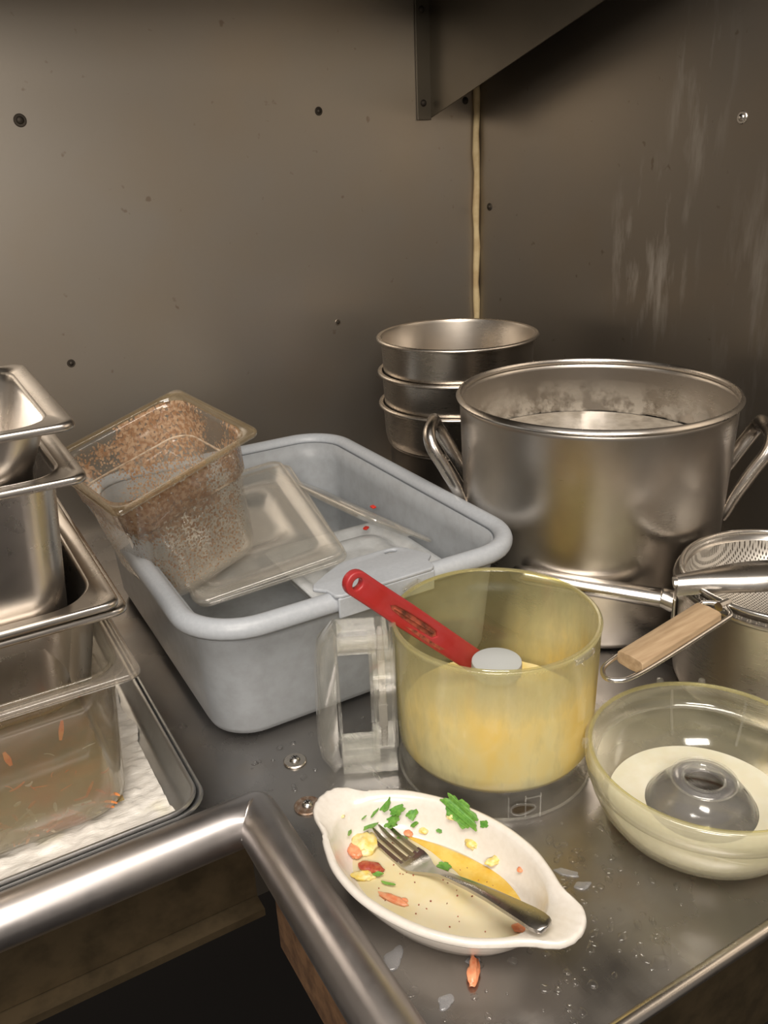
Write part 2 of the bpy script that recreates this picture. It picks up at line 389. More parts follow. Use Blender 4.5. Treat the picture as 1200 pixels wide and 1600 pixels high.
# ------------------------------------------------------------------ the setting
XW, YW = 0.972, 1.35        # right wall plane, back wall plane
def struct(name, vf, mat, **k): return tag(O(name, vf, mat, **k), kind='structure')
struct('wall_back', box(-1.2, XW+.02, YW, YW+.02, -.9, 1.9), M['wall'], smooth=None)
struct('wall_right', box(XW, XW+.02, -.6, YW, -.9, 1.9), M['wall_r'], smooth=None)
struct('floor', box(-1.2, XW, -1.6, YW, -.92, -.9), M['black'], smooth=None)
cau = []
for k in range(26):
    z = .0+k*.0318; cau.append((XW-.005+.0012*sin(k*1.7), YW-.005, z))
struct('trim_1', tube(cau, [.0058+.0007*sin(k*2.3) for k in range(26)], 10), M['caulk'])

# counter: L-shaped stainless top with rolled rail round the inner corner
CT = thing('steel_counter', 'L-shaped stainless steel dish counter with a thick rolled rail around its inner corner', 'counter')
RY, RX, RR, FY = .587, .1815, .0215, .278
pl = [(-.9, RY), (RX, RY), (RX, FY), (XW, FY), (XW, YW), (-.9, YW)]
O('countertop', extrude([pl], .003, 0, Matrix.Translation((0, 0, -.0018))), M['counter'], CT, smooth=None)
rail = [(-.9, RY, .010), (RX-.004, RY, .010), (RX, RY-.004, .010), (RX, FY-.25, .010)]
def mitre_rail():
    n = 28; L = []
    def ring(px, py, a, corner=False):
        nx, ny = cos(a), sin(a); out = []
        for k in range(n):
            c = cos(2*pi*k/n); z = .010+RR*sin(2*pi*k/n)
            if corner and c < 0: out.append((RX+c*RR, RY+c*RR, z))
            else: out.append((px+nx*c*RR, py+ny*c*RR, z))
        return out
    L.append(ring(-.9, RY, pi/2)); L.append(ring(RX-.03, RY, pi/2))
    for k in range(9): L.append(ring(RX, RY, pi/2*(1-k/8), True))
    L.append(ring(RX, RY-.03, 0)); L.append(ring(RX, FY-.3, 0))
    return loops(L, True, True)
O('rolled_rail', mitre_rail(), M['rail'], CT, smooth=50)
O('weld_bead', tube([(RX-.0212+.0365*t, RY-.0212+.0365*t, .0105+.0214*sin(pi*min(1,t*1.1))**.8) for t in [k/14 for k in range(12)]], .0011, 8), M['rail'], CT)
O('front_edge', tube([(RX+.02, FY, -.003), (XW-.001, FY, -.003)], .0055, 12), M['pan'], CT)
O('apron', box(-.9, RX-.006, RY+.006, RY+.009, -.085, .0), M['apron'], CT, smooth=None)
O('apron', merge(box(RX+.006, XW-.002, FY+.004, FY+.007, -.13, -.004)), M['apron'], CT, smooth=None)
O('apron_lip', merge(box(-.9, RX-.006, RY-.012, RY+.010, -.094, -.086)), M['apron'], CT, smooth=None)
O('support_leg', box(RX+.004, RX+.045, .36, .40, -.9, -.004), M['leg'], CT, smooth=None)
O('side_apron', box(RX+.010, RX+.013, FY+.01, RY+.004, -.16, -.004), M['leg'], CT, smooth=None)

# counter bolts
for (x, y, lab, rust, r) in ((.247, .648, 'round screw on a clean grey washer in the counter, nearer the grey tub', 0, .0115), (.2305, .584, 'round screw on a rust-stained washer beside the tip of the oval dish', 1, .0125)):
    b = thing('counter_screw', lab, 'screw', (x, y, 0), 0, 'screws in the counter')
    O('washer', lathe([(.003, .0018), (r-.001, .0018), (r, .001), (r, 0)], 40), M['rust'] if rust else M['round'], b)
    O('screw_head', merge(lathe([(0, .0055), (.002, .0053), (.004, .0044), (.0052, .0026), (.0055, .0018)], 24)), M['screw_l'], b)
    O('cross_slot', merge(box(-.0026, .0026, -.0005, .0005, .0051, .0056), box(-.0005, .0005, -.0026, .0026, .0051, .0056)), M['black'], b, smooth=None)
def wall_screw(loc, axis, lab, r=.0065, mat='screw', group=None):
    s = thing('wall_screw', lab, 'screw', loc, 0, 'screws in the steel walls')
    s.rotation_euler = (pi/2, 0, 0) if axis == 'y' else (0, -pi/2, 0)
    O('washer', lathe([(0, .0015), (r*.9, .0015), (r, .0008), (r, 0)], 24), M[mat], s)
    O('screw_head', lathe([(0, .0036), (r*.35, .0034), (r*.55, .0024), (r*.6, .0015)], 20), M['screw_l' if mat == 'screw_l' else 'screw'], s)
wall_screw((.214, YW, .610), 'y', 'dark screw with a ragged sealant ring, upper left of the back wall', .0085)
wall_screw((.664, YW, .614), 'y', 'small dark screw on the back wall, left of the hanging bracket')
wall_screw((.675, YW, .280), 'y', 'small screw on the back wall, just left of the round pan stack', .005, 'round')
wall_screw((.222, YW, .276), 'y', 'dark screw low on the back wall above the crumb-coated container', .006)
wall_screw((.947, YW, .626), 'y', 'dark screw beside the top of the yellow caulk seam', .006)
wall_screw((XW, 1.312, .452), 'x', 'dark oval-looking screw on the right wall beside the caulk seam', .0065)
wall_screw((XW, .790, .571), 'x', 'shiny bright screw on the right wall, far right', .0075, 'screw_l')

# shelf overhead with its hanging side bracket
SH = thing('overhead_shelf', 'steel overhead shelf with a slanted side plate screwed to the back wall', 'shelf', (.874, YW, .6))
O('shelf_board', box(-2.0, .094, -.46, -.002, .245, .265), M['bracket'], SH, smooth=None)
g = extrude([[(0, 0), (-.42, .119), (-.72, .2), (-.72, .245), (0, .245)]], .002, 0, Matrix.Translation((0, -.003, 0)) @ Matrix(((0, 0, 1, 0), (1, 0, 0, 0), (0, 1, 0, 0), (0, 0, 0, 1))))
O('side_plate', g, M['bracket'], SH, smooth=None)
O('flange', box(-.027, 0, -.0045, -.001, -.003, .245), M['bracket'], SH, smooth=None, bevel=.0008)
for z in (.023, .160):
    O('flange_screw', xf(lathe([(0, .0045), (.003, .004), (.005, .002), (.0055, 0)], 20), Matrix.Translation((-.0155, -.0045, z)) @ Matrix.Rotation(pi/2, 4, 'X')), M['screw'], SH)

# ------------------------------------------------------------------ left stack: trays and food pans
def sheet_pan(lab, cx, cy, w, l, z):
    t = thing('sheet_pan', lab, 'baking tray', (cx, cy, z), 0, 'sheet pans under the food pans')
    L = [rrect(w-.05, l-.05, .02, .001), rrect(w-.03, l-.03, .022, .001), rrect(w-.024, l-.024, .024, .003), rrect(w-.008, l-.008, .028, .021), rrect(w-.005, l-.005, .029, .0235),
         rrect(w-.001, l-.001, .031, .0235), rrect(w+.001, l+.001, .031, .021), rrect(w-.001, l-.001, .031, .019)]
    O('pan_body', loops(L, True, False), M['alu'], t, solid=.001, smooth=60)
    return t
sheet_pan('lower battered aluminium sheet pan at the left edge, its rim peeking out under another', -.017, .838, .334, .46, 0.0)
sheet_pan('upper aluminium sheet pan lined with crinkled film, holding the clear pan', -.0205, .836, .328, .458, .0065)
random.seed(3)
def crinkle(w, l, nx, ny, amp, seed, edge=0):
    V = []
    for j in range(ny+1):
        for i in range(nx+1):
            x = -w/2+w*i/nx; y = -l/2+l*j/ny
            e = edge*noise.noise(Vector((x*18, y*18, seed+3)))
            z = amp*abs(noise.noise(Vector((x*30+y*10, y*55-x*14, seed))))+amp*.6*abs(noise.noise(Vector((x*90, y*120, seed))))
            if i in (0, nx): x += e
            if j in (0, ny): y += e
            V.append((x, y, z))
    Fc = [(j*(nx+1)+i, j*(nx+1)+i+1, (j+1)*(nx+1)+i+1, (j+1)*(nx+1)+i) for j in range(ny) for i in range(nx)]
    return V, Fc
fl = O('plastic_film', xf(crinkle(.290, .418, 120, 160, .0050, 1.3, .010), Matrix.Translation((-.022, .835, .0085))), M['paper'], None, smooth=60)
tag(fl, 'crinkled milky film lining the aluminium tray under the clear pan', 'plastic film')

def food_pan(name, lab, cat, cx, cy, w, l, depth, z, mat, rim=.0125, taper=.012, cr=.03, th=.001, group=None, rot=0, step=None, rimmat=None):
    t = thing(name, lab, cat, (cx, cy, z), rot, group or ('steel food pans in the left stack' if name.startswith('steel') else None))
    bw, bl = w-2*rim-2*.006, l-2*rim-2*.006
    tw = taper
    r = cr
    L = [rrect(bw-2*tw-.06, bl-2*tw-.06, r*.6, 0), rrect(bw-2*tw-.024, bl-2*tw-.024, r*.9, 0), rrect(bw-2*tw-.010, bl-2*tw-.010, r, .0025), rrect(bw-2*tw-.002, bl-2*tw-.002, r, .009), rrect(bw-2*tw, bl-2*tw, r, .018)]
    if step:
        L += [rrect(bw-2*tw*.15, bl-2*tw*.15, r, depth-step-.002), rrect(bw-.0002, bl-.0002, r, depth-step)]
    zs = depth-.004
    L += [rrect(bw, bl, r*.95, zs-.006), rrect(bw+.0025, bl+.0025, r*.95, zs+.001), rrect(bw+.008, bl+.008, r*.95, depth-.0005)]
    O('pan_body', loops(L, True, False), mat, t, solid=-th, smooth=60)
    R = [rrect(bw+.008, bl+.008, r*.95, depth-.0005), rrect(w-.010, l-.010, .016, depth), rrect(w-.004, l-.004, .013, depth+.0008), rrect(w-.001, l-.001, .012, depth-.0002), rrect(w, l, .012, depth-.0028), rrect(w-.001, l-.001, .012, depth-.0052)]
    O('rim', loops(R), rimmat or mat, t, solid=th*1.2, smooth=60)
    return t
food_pan('clear_food_pan', 'large clear plastic food pan smeared with soup and carrot shreds, standing in the tray', 'food pan', -.015, .789, .260, .325, .150, .0145, M['soupy'], rim=.010, taper=.007, th=.003, step=.030, cr=.034, rimmat=M['panrim'])
food_pan('steel_food_pan', 'shallow steel pan, lower of two with touching rims, its belly inside the clear pan', 'food pan', -.014, .822, .266, .325, .100, .108, M['pan'], cr=.045)
food_pan('steel_food_pan', 'shallow steel pan nested in another, supporting the tall pan', 'food pan', -.019, .815, .262, .325, .100, .119, M['pan'], cr=.045)
food_pan('steel_food_pan', 'tall deep steel pan in the middle of the left stack', 'food pan', .010, .807, .188, .325, .208, .1255, M['pan'], cr=.032, taper=.014)
food_pan('steel_food_pan', 'small steel pan on top of the left stack', 'food pan', .016, .757, .170, .245, .062, .316, M['pan'], cr=.03)
# contents of the clear pan
S = thing('vegetable_scraps', 'orange carrot and pale onion shreds stuck inside the soupy clear pan', 'vegetable scraps', (0, 0, 0)); 
def strip(p, d, l, w, th=.0008, curl=.0):
    p = Vector(p); d = Vector(d).normalized(); s = d.cross(Vector((0, 1, .2))).normalized(); n = d.cross(s)
    L = []
    for k in range(6):
        t = k/5-.5; c = p+d*l*t+n*curl*(t*t*4); ww = w*(1-abs(t)*1.2)*.5+.0002
        L.append([c+s*ww+n*th, c-s*ww+n*th, c-s*ww-n*th, c+s*ww-n*th])
    return loops(L, True, True)
random.seed(5)
for nm, mt, cnt in (('carrot_shred', 'orange', 46), ('onion_shred', 'pale', 34)):
    parts = []
    for k in range(cnt):
        front = random.random() < .75
        hz = .02+abs(random.gauss(0, .028))
        if front: p = (random.uniform(-.05, .078), .6560-.006*min(1, hz/.12)+random.uniform(.0, .003), hz)
        else: p = (random.uniform(-.05, .085), random.uniform(.67, .80), .0185)
        parts.append(strip(p, (random.uniform(-1, 1), .05 if front else random.uniform(-1, 1), random.uniform(-.6, .6) if front else 0), random.uniform(.006, .016), random.uniform(.0015, .0032), .0004, random.uniform(-.002, .002)))
    if nm == 'carrot_shred': parts.append(strip((.046, .6520, .118), (.25, 0, 1), .018, .004)); parts.append(strip((.002, .6520, .108), (-.2, 0, 1), .014, .005))
    o = O(nm, merge(*parts), M[mt], S); o['kind'] = 'stuff'
o = O('soup_residue', xf(crinkle(.195, .25, 30, 40, .0015, 4), Matrix.Translation((-.012, .787, .0185))), sauce_material('murky_soup', (.34, .27, .13), (.44, .28, .12), 30), S)

# ------------------------------------------------------------------ grey tub
TX, TY = .364, .917
T = thing('bus_tub', 'grey plastic bus tub with a rolled rim, holding dirty containers and lids', 'tub', (TX, TY, 0))
TH = .158
W0, L0, W1, L1 = .340, .436, .352, .468
def tl(w, l, r, z): return rrect(w, l, r, z, n=10)
L = [tl(W0-.08, L0-.08, .03, .004), tl(W0-.02, L0-.02, .04, .004), tl(W0-.006, L0-.006, .045, .007), tl(W0, L0, .047, .014)]
for k in range(1, 6): f = k/5; L.append(tl(W0+(W1-W0)*f, L0+(L1-L0)*f, .047+.004*f, .014+(TH-.026)*f))
wall_top = len(L)-1
O('tub_body', loops(L, True, False), M['tub'], T, solid=.003, smooth=60)
R = []
rc, zc = .0105, TH-.012
for k in range(13):
    a = pi-k*(pi*1.22)/12
    o_ = rc+rc*cos(a); R.append(tl(W1+2*o_, L1+2*o_, .051+o_, zc+rc*1.05*sin(a)))
O('rolled_rim', loops(R), M['tubrim'], T, solid=.0025, smooth=60)
# grip tab at the front end, with its finger hole
gx0, gx1 = -.054, .060
hole = [(.040+.0075*cos(-2*pi*k/20), .034+.0042*sin(-2*pi*k/20)) for k in range(20)]
tabo = [(gx0-.012, .004), (gx0-.002, -.006), (gx0, -.020), (gx0+.006, -.024), (gx1-.006, -.024), (gx1, -.020), (gx1+.002, -.006), (gx1+.012, .004), (gx1+.006, .018), (gx1-.002, .034), (gx1-.010, .041), (gx1-.020, .043), (gx0+.050, .043), (gx0+.034, .039), (gx0+.012, .026), (gx0-.008, .012)]
y0 = -L1/2
O('grip_tab', merge(xf(extrude([tabo, hole], .004, .0014), Matrix.Translation((0, y0, TH-.0005))), box(gx0+.002, gx1-.002, y0-.024, y0-.021, TH-.024, TH-.002)), M['tubrim'], T, bevel=.0018)

# inverted clear lids, container etc. inside
def small_lid(name, lab, w, l, m4, mat, group=None, th=.0016):
    t = thing(name, lab, 'lid', (0, 0, 0), 0, group or 'pan lids in the grey tub')
    t.matrix_world = m4
    r = .016
    L = [rrect(w*.36, l*.30, .02, -.0065), rrect(w*.46, l*.40, .02, -.006), rrect(w*.5, l*.44, .02, -.0015), rrect(w*.66, l*.62, .02, -.001), rrect(w*.74, l*.70, .02, -.007), rrect(w*.80, l*.78, .02, -.0075), rrect(w*.86, l*.85, .02, -.001),
         rrect(w-.012, l-.012, r, 0), rrect(w-.004, l-.004, r, .0005), rrect(w-.001, l-.001, r, -.001), rrect(w, l, r, -.004)]
    O('lid_panel', loops(L, True, False), mat, t, solid=th, smooth=50)
    O('lid_edge', tube(rrect(w-.001, l-.001, r, -.0025), .0017, 8, closed=True), mat, t)
    return t
def frame(xa, ya, za, T3):
    m = Matrix((xa, ya, za)).transposed().to_4x4(); m.translation = T3; return m
P3, P2, P1 = Vector((.2225, .8428, .094)), Vector((.4022, .8179, .120)), Vector((.4400, 1.0810, .156))
xa_ = (P2-P3).normalized(); za_ = xa_.cross(P1-P2).normalized(); ya_ = za_.cross(xa_)
wl, ll = (P2-P3).length, (P1-P2).length
LM = frame(xa_, ya_, za_, P3+xa_*wl/2+ya_*ll/2)
small_lid('clear_lid', 'large clear pan lid in the tub, topmost, lying slanted under the crumb-coated container', wl, ll, LM, M['lid'])
LM2 = Matrix.Translation(-.009*za_+Vector((.008, .004, 0))) @ LM @ Matrix.Rotation(radians(-2), 4, 'Z')
small_lid('clear_lid', 'second clear pan lid lying right beneath the slanted topmost lid', wl, ll, LM2, M['lid'])
# translucent seal cover on a shallow clear pan
food_pan('clear_food_pan', 'shallow clear pan low in the tub beneath the frosted cover', 'food pan', .437, .872, .170, .160, .064, .0085, M['clear'], th=.002)
M['frost'] = clear('frosted_seal_cover', (.85, .86, .87), .85, (.78, .80, .81), .15, .3, 1)
small_lid('frosted_lid', 'frosted white lid lying flat at the bottom of the grey tub', .176, .166, Matrix.Translation((.437, .872, .083)), M['frost'])
# clear lid leaning across, seen nearly edge-on
a = Vector((.512, 1.125, .078)); b = Vector((.512, .800, .112)); la = (b-a).normalized()
c0 = (a+b)/2; vd = (Vector((0, 0, .55))-c0); vd = (vd-la*vd.dot(la)).normalized(); nn = la.cross(vd).normalized()
if nn.z < 0: nn = -nn
vd = (vd-nn*.055).normalized(); nn = la.cross(vd).normalized()
if nn.z < 0: nn = -nn
xa = nn.cross(-la)
LL = frame(xa, nn.cross(xa), nn, c0+vd*.045)
small_lid('clear_lid', 'long narrow clear lid leaning against the right side of the grey tub', .10, .325, LL, M['lid'])

CM = Matrix(((0.9482, -0.2275, -0.2216), (0.193, 0.9669, -0.1668), (0.2522, 0.1154, 0.9608))).to_4x4(); CM.translation = (.2132, .9041, .2667)
def crumb_container():
    t = thing('food_container', 'clear plastic container crusted with brown crumbs, tilted over the left side of the tub', 'food container')
    t.matrix_world = CM
    w, l, d = .182, .168, .158
    def rr(w, l, r, z, yo=0): return rrect(w, l, r, z, n=7)
    L = [rr(w*.35, l*.35, .02, -d), rr(w-.066, l-.062, .026, -d), rr(w-.054, l-.050, .028, -d+.004), rr(w-.050, l-.046, .029, -d+.014), rr(w-.038, l-.034, .028, -.050), rr(w-.031, l-.027, .028, -.047), rr(w-.026, l-.022, .028, -.010), rr(w-.021, l-.017, .028, -.003)]
    O('container_body', loops(L, True, False), M['crumb'], t, solid=-.0028, smooth=60)
    R = [rr(w-.021, l-.017, .028, -.003), rr(w-.012, l-.010, .014, 0), rr(w-.002, l-.002, .010, 0), rr(w, l, .010, -.002), rr(w-.001, l-.001, .010, -.0055)]
    O('rim', loops(R), M['bowlrim2'], t, solid=.002, smooth=60)
    O('stacking_ridge', tube(rr(w-.031, l-.027, .028, -.0485), .0016, 8, closed=True), M['ridge'], t)
M['bowlrim2'] = clear('ambered_rim_plastic', (.88, .84, .74), .16, (.62, .50, .34), .07, .5, 1.8)
M['ridge'] = plain('dirty_ridge', (.30, .20, .12), .5, 90, (.5, .42, .32), .2)
crumb_container()
random.seed(11)
for i, (x, y, z, lab) in enumerate(((.488, .930, .0862, 'small red scrap on the frosted lid in the tub'), (.517, .961, .0995, 'small red scrap behind the long clear lid in the tub'))):
    v, f = box(-.004, .004, -.003, .003, 0, .003)
    o = O('vegetable_scrap', xf((v, f), Matrix.Translation((x, y, z)) @ Matrix.Rotation(.6+i, 4, 'Z')), plain('red_pepper', (.62, .03, .015), .35), None, bevel=.001); tag(o, lab, 'vegetable scrap')

# ------------------------------------------------------------------ round pans and stock pot
RC = (.766, 1.117)
def round_pan(z, r, d, lab):
    t = thing('round_food_pan', lab, 'food pan', (RC[0], RC[1], z), 0, 'round steel pans nested in the corner')
    P = [(0, .0), (r-.03, 0), (r-.016, .002), (r-.009, .009), (r-.0065, .02), (r-.0045, d-.006), (r-.003, d-.001), (r+.001, d), (r+.003, d-.001), (r+.004, d-.0035), (r+.003, d-.006), (r+.0005, d-.0065)]
    O('pan_body', lathe(P), M['round'], t, solid=.001, smooth=50)
round_pan(.284-.072, .1235, .072, 'topmost round steel pan in the corner stack behind the stock pot')
round_pan(.231-.072, .1235, .072, 'middle round steel pan of the corner stack')
round_pan(.180-.072, .1235, .072, 'lowest round steel pan of the corner stack')
t = thing('dark_round_pot', 'dark round container holding up the stack of round pans in the corner', 'pot', (RC[0], RC[1], 0))
O('pot_body', lathe([(0, .002), (.104, .002), (.108, .006), (.1085, .108), (.111, .112), (.113, .110)]), M['dark'], t, solid=.002, smooth=50)

def stock_pot():
    cx, cy, r, h = .718, .753, .1625, .275
    t = thing('stock_pot', 'big stainless steel stock pot with two loop handles', 'pot', (cx, cy, 0))
    P = [(0, .003), (r-.03, .003), (r-.020, .0035), (r-.013, .007), (r-.010, .014), (r-.009, .03), (r-.0008, h-.012), (r, h-.004)]
    O('pot_body', lathe(P, 128), M['pot'], t, solid=-.002, smooth=50)
    O('rim', lathe([(r-.0015, h-.006), (r-.001, h-.001), (r+.001, h+.001), (r+.004, h), (r+.006, h-.003), (r+.0045, h-.006), (r+.001, h-.0065)], 128), M['pan'], t, solid=.0008, smooth=60)
    res = [(r-.013, .035), (r-.0125, .05)]
    for a, nm in ((radians(141), 'l'), (radians(-39), 'r')):
        rb = r-.004
        pts = []
        s = .040
        def pt(rad, tan, z): return (rad*cos(a)-tan*sin(a), rad*sin(a)+tan*cos(a), z)
        base = sqrt(rb*rb-s*s)
        half = [(base-.001, s+.002, .128), (base+.0035, s+.002, .138), (base+.012, s, .158), (base+.028, s-.001, .188), (base+.042, s-.002, .212), (base+.047, s-.014, .227)]
        sec = half+[(base+.046, 0, .231)]+[(q[0], -q[1], q[2]) for q in half[::-1]]
        path = smooth_path([pt(*q) for q in sec], 6); m = len(path)
        rs = [.0058+.0042*min(1, min(i, m-1-i)/16) for i in range(m)]
        O('handle', tube(path, rs, 14, flat=.78), M['pan'], t, smooth=60)
        for q in (-s, s):
            O('rivet', xf(lathe([(0, .004), (.003, .0035), (.005, .001), (.005, 0)], 16), Matrix.Translation(pt(base+.003, q, .134)) @ Matrix.Rotation(a, 4, 'Z') @ Matrix.Rotation(pi/2, 4, 'Y')), M['polish'], t)
    O('dried_residue', lathe([(r-.0068, .2035), (r-.0056, .225), (r-.0044, .248)], 128), M['residue'], t)
    o = O('starchy_water', xf(lathe([(0, .203), (r-.0070, .203)], 96), Matrix.Translation((cx, cy, 0))), M['murk'], None); tag(o, 'cloudy water standing in the big stock pot', 'water')
stock_pot()

# ------------------------------------------------------------------ saucepan, sieve, utensil (right)
SX, SY = .735, .480
def sauce_pan():
    t = thing('saucepan', 'stainless steel saucepan with a tubular handle, under the mesh sieve', 'saucepan', (SX, SY, 0))
    r, h = .105, .128
    O('pan_body', lathe([(0, .003), (r-.018, .003), (r-.008, .006), (r-.003, .016), (r-.001, .03), (r, h-.004), (r+.0015, h-.001), (r+.004, h), (r+.0045, h-.003)], 128), M['pot'], t, solid=-.0015, smooth=50)
    d = Vector((cos(radians(130)), sin(radians(130)), 0))
    z0 = .088
    p0 = d*(r+.002); pts = [p0+Vector((0, 0, z0)), p0+d*.014+Vector((0, 0, z0+.004))]
    O('handle_bracket', tube([pts[0], pts[1]], [.014, .012], 16, flat=.9), M['polish'], t, smooth=50)
    O('handle', tube([p0+d*.012+Vector((0, 0, z0+.002)), p0+d*.014+Vector((0, 0, z0+.002)), p0+d*.10+Vector((0, 0, z0+.006)), p0+d*.160+Vector((0, 0, z0+.010)), p0+d*.175+Vector((0, 0, z0+.011)), p0+d*.180+Vector((0, 0, z0+.011))], [.009, .0125, .0125, .0125, .0105, .004], 20, flat=.85, up=(0, 0, 1)), M['polish'], t, smooth=60)
    O('rivet_plate', xf(box(-.002, .002, -.02, .02, -.013, .013), Matrix.Translation((r+.001)*d+Vector((0, 0, z0))) @ Matrix.Rotation(atan2(d.y, d.x), 4, 'Z')), M['polish'], t, bevel=.0015)
sauce_pan()
def sieve():
    t = thing('mesh_sieve', 'round wire mesh sieve with a wooden grip, resting on the saucepan', 'sieve', (SX, SY, .1315))
    r = .103
    O('rim', merge(tube([(r*cos(2*pi*k/96), r*sin(2*pi*k/96), .0055) for k in range(96)], .0030, 10, closed=True), lathe([(r-.001, .006), (r-.0016, -.002), (r-.004, -.004)], 96)), M['polish'], t, smooth=60)
    P = [(r-.004, -.004)]+[((r-.004)*cos(a), -.004-.064*sin(a)) for a in [k*pi/2/12 for k in range(1, 13)]]
    O('wire_mesh', lathe(P, 96), M['mesh'], t, smooth=80)
    # wire loop and wood grip pointing left-down
    d = Vector((-.997, -.09, 0)).normalized(); s = Vector((-d.y, d.x, 0))
    def pt(u, v, z): return d*u+s*v+Vector((0, 0, z))
    w = .0145
    loop = [pt(.100, .003, .006), pt(.110, .004, .007), pt(.118, w, .006), pt(.13, w+.001, .004), pt(.22, w+.001, -.004), pt(.255, w-.001, -.007), pt(.266, w-.006, -.008), pt(.2705, 0, -.0085), pt(.266, -w+.006, -.008), pt(.255, -w+.001, -.007), pt(.22, -w-.001, -.004), pt(.13, -w-.001, .004), pt(.118, -w, .006), pt(.110, -.004, .007), pt(.100, -.003, .006)]
    O('wire_loop', tube(smooth_path(loop, 6), .0022, 10), M['polish'], t, smooth=60)
    O('ferrule', tube([pt(.101, 0, .006), pt(.116, 0, .007)], [.005, .0045], 10), M['polish'], t)
    gm = Matrix(((d.x, s.x, 0, 0), (d.y, s.y, 0, 0), (0, 0, 1, 0), (0, 0, 0, 1)))
    sec = []
    for k in range(7):
        u = .1315+k*.110/6; z = .006-(u-.13)*.093
        pr = [(-.0138, -.004), (-.0142, .000), (-.0138, .0048), (-.0115, .0066), (0, .0075), (.0115, .0066), (.0138, .0048), (.0142, .000), (.0138, -.004), (.0115, -.006), (0, -.0068), (-.0115, -.006)]
        sec.append([(u, a, z+b) for a, b in pr])
    O('wood_grip', xf(loops(sec, True, True), gm), M['wood'], t, smooth=50, bevel=.0006)
sieve()
def utensil():
    t = thing('steel_utensil', 'broad shiny steel utensil lying across the sieve and saucepan', 'utensil', (0, 0, 0))
    A = Vector((.622, .524, .132)); d = Vector((.62, -.78, .0)).normalized(); d = Vector((.80, -.60, 0)).normalized(); s = Vector((-d.y, d.x, 0)).normalized()
    sec = []
    for k in range(15):
        f = k/14; u = f*.20; w = .0095+.012*min(1, f*3)**1.2; z = .008+.012*sin(min(1, f*1.6)*pi/2)-.016*max(0, f-.55)
        pr = [(-w, -.010), (-w*1.0, .000), (-w*.7, .006), (0, .0080), (w*.7, .006), (w, .000), (w, -.010), (w*.86, -.0104), (w*.6, .0005), (0, .0025), (-w*.6, .0005), (-w*.86, -.0104)]
        sec.append([A+d*u+s*(a+.006*sin(f*3))+Vector((0, 0, z+b)) for a, b in pr])
    O('handle', loops(sec, True, True), M['polish'], t, smooth=60)
    O('end_cap', tube([A-d*.003+Vector((0, 0, .009)), A+d*.010+Vector((0, 0, .010))], [.007, .0085], 14, flat=.7, up=(0, 0, 1)), M['polish'], t)
utensil()

# ------------------------------------------------------------------ food processor bowl
FX, FYc = .418, .552
def processor_bowl():
    t = thing('food_processor_bowl', 'yellowed clear food processor bowl with a side handle, smeared with yellow batter', 'mixing bowl', (FX, FYc, 0))
    ro, h = .0945, .156
    P = [(0, .026), (.078, .026), (.086, .0285), (.0895, .035), (.0902, .045), (.0915, .10), (ro-.002, h-.004), (ro-.001, h)]
    O('bowl_body', lathe(P, 128), M['bowl'], t, solid=-.0028, smooth=60)
    O('rim', lathe([(ro-.003, h-.0015), (ro-.0025, h+.0008), (ro-.0005, h+.001), (ro+.0005, h-.0005), (ro+.0003, h-.003)], 128), M['bowlrim'], t, smooth=60)
    O('base_ring', lathe([(.0935, .0), (.0925, .002), (.0912, .010), (.0908, .030), (.0885, .034)], 128), M['skirt'], t, solid=.0025, smooth=50)
    O('base_edge', tube([(.0928*cos(2*pi*k/96), .0928*sin(2*pi*k/96), .0015) for k in range(96)], .0013, 8, closed=True), M['handle'], t)
    # slot in the base ring, towards the camera
    a = radians(-111)
    def cyl(ang, z, r=.0945): return (r*cos(ang), r*sin(ang), z)
    sl = [cyl(a+.115*cos(q), .013+.0052*sin(q)*(1-.35*cos(q))) for q in [2*pi*k/24 for k in range(24)]]
    O('base_slot', tube(sl, .0012, 8, closed=True), M['handle'], t)
    O('slot_opening', loops([sl, [cyl(a, .013, .0945)]*24]), M['apron'], t)
    O('base_rib', merge(*[tube([cyl(a+q, .001), cyl(a+q, .027)], .0007, 6) for q in (-.14, .02, .17)]+[tube([cyl(a+.02+.02*k, .024) for k in range(9)], .0006, 6)]), M['handle'], t)
    # rim tabs
    for a0, a1, z0 in ((104, 118, .001), (-84, -68, -.004), (150, 160, -.001)):
        O('rim_tab', lathe([(ro-.001, h+z0-.002), (ro-.001, h+z0+.0025), (ro+.004, h+z0+.0025), (ro+.004, h+z0-.002)], 14, radians(a0), radians(a1)), M['handle'], t, solid=.001)
    # handle
    hm = Matrix.Rotation(radians(154), 4, 'Z')
    H = O('handle', xf(handle_shell(), hm), M['handle'], t, smooth=40)
    O('latch_rod', xf(merge(box(.1035, .110, -.004, .004, .085, .118), tube([(.1065, 0, .02), (.1065, 0, .145), (.1065, 0, .152)], [.0032, .0036, .002], 10), box(.103, .111, -.0045, .0045, .045, .070), tube([(.1065+.0032*cos(k*.9), .0032*sin(k*.9), .026+k*.0006) for k in range(34)], .0007, 6)), hm), M['rodw'], H, bevel=.0008)
M['rodw'] = clear('frosted_white_plastic', (.8, .78, .76), .55, (.78, .75, .71), .15, .3, 1)
